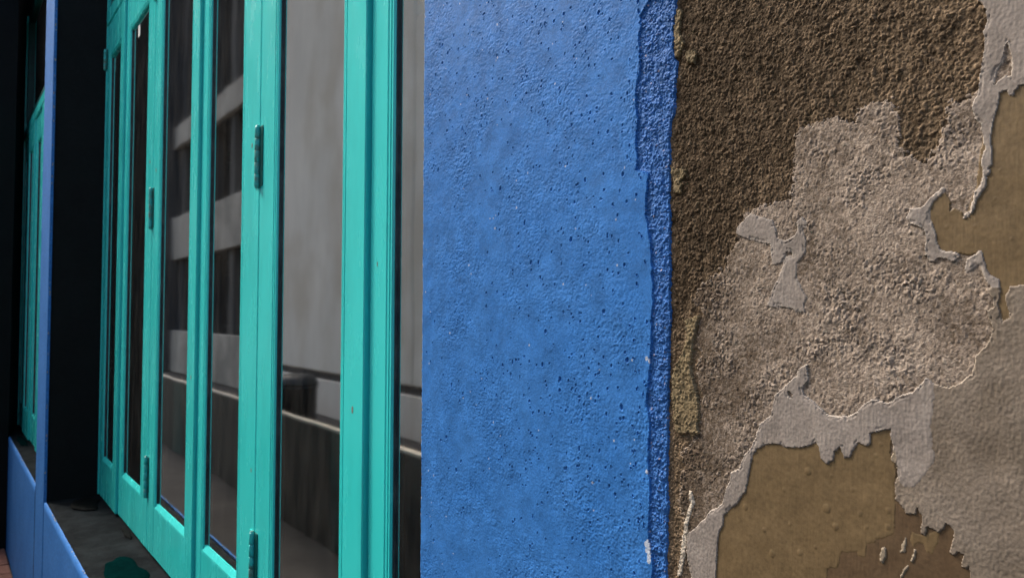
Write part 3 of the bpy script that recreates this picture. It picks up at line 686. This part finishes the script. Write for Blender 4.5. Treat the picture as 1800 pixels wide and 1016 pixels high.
WHITE += [(-374 + PR.uniform(-2, 3), PR.uniform(-180, -20), PR.uniform(0.7, 1.8)) for _ in range(9)] + [(-373, -170 - 3 * i, 1.8) for i in range(5)]
def stamp(X, Z, h, rim, ok):
    xs = X[0] * 1000; zs = (Z[:, 0] - 1.76) * 1000
    for px, pz, rx, rz, dp, sl in PITS:
        c0, c1 = np.searchsorted(xs, (px - 2.2 * rx - 1, px + 2.2 * rx + 1)); r0, r1 = np.searchsorted(zs, (pz - 2.2 * rz, pz + 2.2 * rz))
        if c1 <= c0 or r1 <= r0: continue
        ax = xs[None, c0:c1] - px; az = zs[r0:r1, None] - pz
        d = ((ax - sl * az * 0.4) / rx) ** 2 + (az / rz) ** 2
        h[r0:r1, c0:c1] += np.where(ok[r0:r1, c0:c1], -dp * np.exp(-d * d) + 0.22 * np.exp(-(np.sqrt(d) - 1.7) ** 2 * 4), 0)
    for px, pz, r in WHITE:
        c0, c1 = np.searchsorted(xs, (px - 2 * r, px + 2 * r)); r0, r1 = np.searchsorted(zs, (pz - 2 * r, pz + 2 * r))
        if c1 <= c0 or r1 <= r0: continue
        ax = xs[None, c0:c1] - px; az = zs[r0:r1, None] - pz
        m = (ax * ax + az * az * 0.6 < r * r) & ok[r0:r1, c0:c1]
        rim[r0:r1, c0:c1] = np.where(m, 0.9, rim[r0:r1, c0:c1])

bh, bt = blue_relief(X, Z)
isb = ids == 26
h = np.where(isb, BASE_H[26] + bh, h); tone = np.where(isb, bt, tone)
stamp(X, Z, h, rim, isb)
def own(name):
    return blue_wall if 'blue' in name else peel_wall
PARTS = grid_objects(X, Z, -h / 1000, ids, rim, tone, SPEC, own)
PART_LABELS = {3: 'olive paint patch at the upper right', 4: 'large smooth olive paint patch at the bottom', 2: 'darker brown undercoat below the olive paint',
               6: 'grey tan paint with a pebbled skin at lower right', 10: 'long grey plaster band around the large olive patch', 11: 'grey plaster strip down the upper right edge',
               9: 'forked grey plaster remnant in the sandy render', 12: 'yellowish thick flake beside the blue edge', 19: 'white chalky vein at the lower left'}
for k, t in PART_LABELS.items():
    if k in PARTS: PARTS[k]['label'] = t

xb = np.arange(-0.714, -0.392 + 1e-6, 0.0007)
xb[-1] = xs[0]
X, Z = np.meshgrid(xb, rowsB + 1.76)
bh, tone = blue_relief(X, Z)
h = BASE_H[26] + bh
rim = np.zeros(X.shape)
stamp(X, Z, h, rim, np.ones(X.shape, bool))
mz = (Z - 1.76) * 1000
xe = -699.5 + 1.6 * fbm(mz / 40, mz * 0, 61, 4) + 0.9 * perlin(mz / 3, mz * 0, 62)
over = np.clip(xe - X * 1000, 0, None)
h -= over * 7 + 0.5 * np.clip(1.5 - np.abs(X * 1000 - xe), 0, 1.5)
rim = np.maximum(rim, np.clip((perlin(mz / 6, mz * 0 + 5, 63) - 0.05) * 4, 0, 1) * (np.abs(X * 1000 - xe) < 1.3))
nr, nc = X.shape
idx = np.arange(nr * nc).reshape(nr, nc)
q = np.stack([idx[:-1, :-1], idx[:-1, 1:], idx[1:, 1:], idx[1:, :-1]], -1).reshape(-1, 4)
np_mesh('blue_render', np.stack([X, -h / 1000, Z], -1).reshape(-1, 3), q, M['blue'], blue_wall, {'rim': rim.ravel(), 'tone': tone.ravel()})

# ---- the same wall carried on beyond the frame, coarser
def coarse(x0, x1, z0, z1, sx, sz, blue=False):
    X, Z = np.meshgrid(np.linspace(x0, x1, max(int((x1 - x0) / sx), 3)), np.linspace(z0, z1, max(int((z1 - z0) / sz), 3)))
    if blue:
        bh, tn = blue_relief(X, Z)
        ids = np.full(X.shape, 26); h = BASE_H[26] + bh; tone = tn
        h = h - np.where(X < -0.701, 60.0, 0)
    else:
        ids, h, tone, _ = weathered(X, Z, True)
        bh, tn = blue_relief(X, Z)
        h = np.where(ids == 26, BASE_H[26] + bh, h); tone = np.where(ids == 26, tn, tone)
    nr, nc = X.shape
    idx = np.arange(nr * nc).reshape(nr, nc)
    q = np.stack([idx[:-1, :-1], idx[:-1, 1:], idx[1:, 1:], idx[1:, :-1]], -1).reshape(-1, 4)
    fid = ids[:-1, :-1].reshape(-1)
    o = np_mesh('wall_face', np.stack([X, -h / 1000, Z], -1).reshape(-1, 3), q, None, blue_wall if blue else peel_wall, {'rim': np.zeros(nr * nc), 'tone': tone.ravel()})
    ks = list(np.unique(fid))
    for k in ks:
        o.data.materials.append(SPEC[int(k)][1])
    o.data.polygons.foreach_set('material_index', np.searchsorted(ks, fid).astype(np.int32))
ZB0, ZB1 = rowsB[0] + 1.76, rowsB[-1] + 1.76
ZR0, ZR1 = rowsR[0] + 1.76, rowsR[-1] + 1.76
coarse(-0.706, -0.392, 0.0, ZB0, 0.004, 0.006, True)
coarse(-0.706, -0.392, ZB1, 4.9, 0.004, 0.006, True)
coarse(-0.392, xs[-1], 0.0, ZR0, 0.004, 0.006)
coarse(-0.392, xs[-1], ZR1, 4.9, 0.004, 0.006)
coarse(xs[-1], 2.6, 0.0, 4.9, 0.014, 0.014)
MB().box(-0.352, 2.6, 0.012, 0.26, 0.0, 4.9).build('wall_core', M['earth'], peel_wall)

# ------------------------------------------------------------------ folding windows
def bead_prof(w=0.020, deep=0.011):
    return [(0, 0.0085), (0.0030, 0.0085), (0.0036, 0.0006), (0.0088, 0.0006), (0.0094, 0.0065), (0.0120, 0.0065), (0.0126, 0.0014), (0.0170, 0.0014), (w, 0.0055), (w, deep + 0.002), (0, deep + 0.002)]

def make_hinge(parent, x, y, z0, z1, seed):
    rnd = random.Random(seed)
    L = z1 - z0; n = 5; r = 0.0075
    mb = MB()
    for i in range(n):
        a = z0 + L * i / n + 0.0006; b = z0 + L * (i + 1) / n - 0.0006
        mb.lathe((x, y - r * 0.75, 0), [(r * .92, a), (r, a + .001), (r, b - .001), (r * .92, b)], 14)
    mb.lathe((x, y - r * 0.75, 0), [(r * .5, z0 - .004), (r * .75, z0 - .003), (r * .75, z1 + .003), (r * .5, z1 + .004)], 12)
    hg = mb.build('hinge', M['hinge'], parent, True)
    mb = MB(); mb.box(x - 0.030, x - 0.001, y - 0.0022, y + 0.002, z0, z1); mb.bevel(0.0006)
    mb.build('hinge_plate', M['teal'], parent)
    mb = MB(); mb.box(x + 0.001, x + 0.026, y - 0.0022, y + 0.002, z0, z1); mb.bevel(0.0006)
    mb.build('hinge_plate', M['teal_dark'], parent)  # shadow on the right plate put into its colour as darker teal

def make_leaf(win, x_left, x_right, yl, yr, z0, z1, ws_l, ws_r, lab):
    w = math.hypot(x_right - x_left, yr - yl) - 0.0055
    T = 0.042; rb = 0.178; rt = 0.165; H = z1 - z0
    mb = MB()
    mb.box(0.0, ws_l, 0, T, 0, H)
    mb.bevel(0.0022)
    b2 = MB(); b2.box(w - ws_r, w, 0, T, 0, H); b2.bevel(0.0022)
    leaf = mb.build('leaf_stile', M['teal'], win)
    st2 = b2.build('stile', M['teal'], leaf)
    leaf.location = (x_left + 0.00275, yl, z0)
    leaf.rotation_euler = (0, 0, math.atan2(yr - yl, x_right - x_left))
    leaf['label'] = lab
    m2 = MB(); m2.box(ws_l - 0.001, w - ws_r + 0.001, 0.0008, T - 0.001, 0.001, rb); m2.bevel(0.0015); m2.build('bottom_rail', M['teal'], leaf)
    m2 = MB(); m2.box(ws_l - 0.001, w - ws_r + 0.001, 0.0008, T - 0.001, H - rt, H - 0.001); m2.bevel(0.0015); m2.build('top_rail', M['teal'], leaf)
    a0, a1, c0, c1 = ws_l, w - ws_r, rb, H - rt
    Y = (0, 1, 0)
    MB().extrude(bead_prof(), (a0 - .0002, 0, c0), (a0 - .0002, 0, c1), (1, 0, 0), Y).build('glazing_bead', M['teal'], leaf)
    MB().extrude(bead_prof(), (a1 + .0002, 0, c0), (a1 + .0002, 0, c1), (-1, 0, 0), Y).build('glazing_bead', M['teal'], leaf)
    sl = [(0.0, 0.001), (0.003, 0.0005), (0.020, 0.0095), (0.020, 0.0125), (0, 0.0125)]
    MB().extrude(sl, (a0 + .004, 0, c0 - .0002), (a1 - .004, 0, c0 - .0002), (0, 0, 1), Y).build('glazing_bead', M['teal'], leaf)
    MB().extrude(bead_prof(), (a0 + .004, 0, c1 + .0002), (a1 - .004, 0, c1 + .0002), (0, 0, -1), Y).build('glazing_bead', M['teal'], leaf)
    MB().box(a0 + 0.0201, a0 + 0.0225, 0.0062, 0.0114, c0 + 0.02, c1 - 0.014).build('gasket', M['gasket'], leaf)
    MB().box(a1 - 0.0225, a1 - 0.0201, 0.0062, 0.0114, c0 + 0.02, c1 - 0.014).build('gasket', M['gasket'], leaf)
    MB().box(a0 + 0.003, a1 - 0.003, 0.0115, 0.0155, c0 + 0.003, c1 - 0.003).build('glass_pane', M['glass'], leaf)
    return leaf, w

def make_window(name, label, joints, y0, z0, z1, hinged, stiles, x_end_near, recess_out, top):
    win = thing(name, label, 'window', (0, 0, 0))
    leaves = []
    for i in range(len(joints) - 1):
        xr, xl = -joints[i], -joints[i + 1]          # from the near end to the far end
        dr, dl = recess_out[i]
        sr, sl_ = stiles[i]
        lf, w = make_leaf(win, xl, xr, y0 + dl, y0 + dr, z0 + 0.004, z1, sl_, sr, 'teal glazed leaf, number %d counted from the near end' % (i + 1))
        leaves.append((lf, w))
        if i in hinged:                                # hinge knuckles at this leaf's far joint
            for k, (ha, hb) in enumerate(((1.047, 1.200), (2.080, 2.235), (2.98, 3.12))):
                make_hinge(lf, -0.00275, -0.0005, ha - z0 - .004, hb - z0 - .004, i * 5 + k)
    xa, xb = -joints[-1], -x_end_near
    MB().box(xa - 0.05, xa - 0.001, y0 - 0.004, y0 + 0.06, z0, top).bevel(0.002).build('jamb', M['teal'], win)
    MB().box(xa, xb, y0 - 0.006, y0 + 0.07, z1 + 0.004, z1 + 0.075).bevel(0.003).build('transom', M['teal'], win)
    MB().box(xa, xb, y0 + 0.012, y0 + 0.05, z1 + 0.0755, z1 + 0.155).bevel(0.002).build('transom_frame', M['teal_dark'], win)
    MB().box(xa, xb, y0 + 0.03, y0 + 0.034, z1 + 0.1555, top - 0.0705).build('transom_glass', M['glass'], win)
    MB().box(xa, xb, y0 + 0.010, y0 + 0.05, top - 0.07, top).bevel(0.002).build('head', M['teal_dark'], win)
    n = max(int((xb - xa) / 1.25), 1)
    for k in range(n + 1):
        x = xa + 0.001 + (xb - xa - 0.062) * k / n
        MB().box(x, x + 0.06, y0 + 0.008, y0 + 0.052, z1 + 0.156, top - 0.071).bevel(0.002).build('mullion', M['teal_dark'], win)
    return win, leaves
o_, i_ = -0.005, 0.005
winA, leavesA = make_window('folding_window', 'near turquoise folding window of six tall glazed leaves over the grey sill',
    [0.69, 1.288, 1.902, 2.466, 3.123, 3.730, 4.205], 0.225, WIN_Z, 3.20, (1, 3),
    [(0.10, 0.067), (0.088, 0.105), (0.130, 0.063), (0.080, 0.108), (0.118, 0.067), (0.078, 0.078)], 0.66,
    [(0.0, i_), (o_, 0.0), (0.0, i_), (o_, 0.0), (0.0, i_), (o_, 0.0)], TOP)
winB, leavesB = make_window('folding_window', 'far turquoise folding window beyond the narrow blue pillar',
    [4.74, 5.24, 5.75, 6.22, 6.70, 7.12], 0.092, WIN_Z, 3.12, (),
    [(0.09, 0.09)] * 5, 4.73, [(i_, i_), (o_, o_), (i_, i_), (o_, o_), (i_, i_)], TOP)
# hinge where the last leaf meets the jamb, a small paper on the glass, worn spots
make_hinge(winA, -4.207, 0.222, 2.98, 3.08, 77)
lf, w = leavesA[4]
def nick(leaf, x, z, r, seed, y=-0.0004):
    rnd = random.Random(seed)
    mb = MB()
    ring = [mb.bm.verts.new((x + r * .7 * rnd.uniform(.6, 1.2) * math.cos(a * .785), y, z + r * 1.3 * rnd.uniform(.6, 1.2) * math.sin(a * .785))) for a in range(8)]
    c = mb.bm.verts.new((x, y - .0004, z))
    for i in range(8):
        mb.bm.faces.new((c, ring[i], ring[(i + 1) % 8]))
    mb.build('nick', M['rust'], leaf)
for li, x, z, r in ((1, -0.045, 0.72, .0065), (1, -0.05, 1.72, .005), (3, 0.05, 1.45, .008), (2, -0.06, 1.35, .006), (2, -0.03, 0.50, .005), (1, 0.05, 1.86, .004), (3, -0.04, 0.7, .007), (4, -0.06, 1.5, .009), (0, 0.03, 1.0, .004)):
    nick(leavesA[li][0], x if x > 0 else leavesA[li][1] + x, z, r, int(z * 100))
MB().box(0.20, 0.235, 0.0102, 0.0113, 2.10, 2.15).bevel(0.0004).build('white_scrap', M['white_piece'], lf)  # small flat white piece on the glass

# ------------------------------------------------------------------ dark room behind the glass
room = thing('dark_room', 'dark interior room behind the window glass', 'room')
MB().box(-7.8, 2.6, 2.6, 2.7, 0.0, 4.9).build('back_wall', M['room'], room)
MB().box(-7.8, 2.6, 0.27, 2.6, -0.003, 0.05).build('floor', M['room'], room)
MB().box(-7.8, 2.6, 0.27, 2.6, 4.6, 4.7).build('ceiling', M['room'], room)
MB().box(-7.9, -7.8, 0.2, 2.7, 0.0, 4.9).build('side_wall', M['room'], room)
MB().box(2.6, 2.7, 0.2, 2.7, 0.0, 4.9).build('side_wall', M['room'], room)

# ------------------------------------------------------------------ black cross wall at the far end
sw = MB().prism([(-7.62, -0.15), (-6.612, -0.15), (-6.612, -0.002), (-7.13, 0.088), (-7.13, 0.15), (-7.3, 0.21), (-7.62, 0.21)], 0.0, 4.9).build('cross_wall', M['black'])
sw['label'] = 'black painted cross wall closing the far left end of the blue wall'
sw['category'] = 'wall'
sw['kind'] = 'thing'

# ------------------------------------------------------------------ across the alley (seen in the panes)
par = thing('parapet', 'low dark parapet with a cream coping, mirrored in the lower panes', 'low wall', (0, 0, 0))
MB().box(-13.0, 3.0, -1.41, -1.36, 0.876, 0.90).bevel(0.006).build('coping', M['cream'], par)
x = -13.0
k = 0
while x < 2.9:
    wd = 0.52 if k % 4 == 2 else 1.45
    MB().box(x + 0.006, min(x + wd, 3.0) - 0.006, -1.405, -1.367, 0.0, 0.875).bevel(0.004).build('panel', M['parapet_green'] if k % 4 == 2 else M['parapet'], par)
    x += wd
    k += 1

opp = thing('concrete_building', 'grey concrete building across the alley, mirrored in the window panes', 'building')
YF = -4.13
MB().prism([(-15.6, -11.0), (-9.0, -11.0), (-9.0, YF), (-15.6, YF)], 0.72, 7.9).bevel(0.03).build('wall', M['concrete'], opp)
MB().box(-8.998, 2.0, -11.0, YF - 0.004, 0.72, 5.9).bevel(0.03).build('wall', M['concrete'], opp)
MB().box(-15.6, 2.0, -11.0, YF - 0.06, 0.60, 0.72).build('dark_joint', M['recess'], opp)  # set-back joint in a darker material
MB().box(-15.6, 2.0, -11.0, YF + 0.02, 0.0, 0.60).bevel(0.01).build('plinth', M['concrete'], opp)
MB().box(-23.2, -15.62, -11.0, YF - 1.25, 0.0, 12.6).build('recess_wall', M['recess'], opp)
for zt, zb in ((1.20, 0.02), (4.46, 3.23), (7.10, 6.46), (13.0, 12.4)):
    MB().box(-23.2, -15.62, YF - 0.14, YF, zb, zt).bevel(0.015).build('balcony', M['balcony'], opp)
    MB().box(-23.2, -15.62, YF - 1.25, YF - 0.141, zb, zb + 0.2).build('balcony_floor', M['concrete_dark'], opp)
for x in np.arange(-22.9, -15.7, 2.3):
    MB().box(x, x + 0.35, YF - 0.55, YF - 0.16, 0.0, 12.4).bevel(0.01).build('column', M['concrete_dark'], opp)
for x in np.arange(-22.3, -16.5, 2.3):
    for z in (1.3, 4.6, 7.3):
        wf = MB().box(x, x + 1.1, YF - 1.25, YF - 1.20, z, z + 1.5).build('window', M['dark_frame'], opp)
        MB().box(x + 0.06, x + 0.52, YF - 1.2, YF - 1.19, z + .06, z + 1.44).build('pane', M['glass_far'], wf)
        MB().box(x + 0.58, x + 1.04, YF - 1.2, YF - 1.19, z + .06, z + 1.44).build('pane', M['glass_far'], wf)

dk = thing('added_dark_building', 'dark grey building added down the alley to keep the far panes dark', 'building')
MB().box(-48.0, -23.3, -12.0, YF + 0.3, 0.0, 14.0).bevel(0.03).build('wall', M['dark_facade'], dk)  # added block, gives the far panes something dark to mirror
for x in np.arange(-46.0, -24.5, 2.6):
    for z in (1.4, 4.6, 7.8, 11.0):
        wf = MB().box(x, x + 1.2, YF + 0.3, YF + 0.34, z, z + 1.6).build('window', M['dark_frame'], dk)
        MB().box(x + 0.06, x + 1.14, YF + 0.34, YF + 0.35, z + .06, z + 1.54).build('pane', M['glass_far'], wf)
rb = thing('rubbish_bin', 'dark rounded bin behind the parapet, mirrored at the left edge of a pane', 'bin', (-9.0, -2.53, 0.0))
MB().lathe((0, 0, 0), [(0.19, -0.004), (0.21, 0.02), (0.25, 0.80), (0.262, 0.81), (0.262, 0.84), (0.25, 0.845)], 28).build('body', M['bin'], rb, True)
MB().lathe((0, 0, 0), [(0.268, 0.846), (0.268, 0.87), (0.24, 0.93), (0.17, 0.97), (0.06, 0.985), (0.02, 0.987)], 28).build('lid', M['bin'], rb, True)
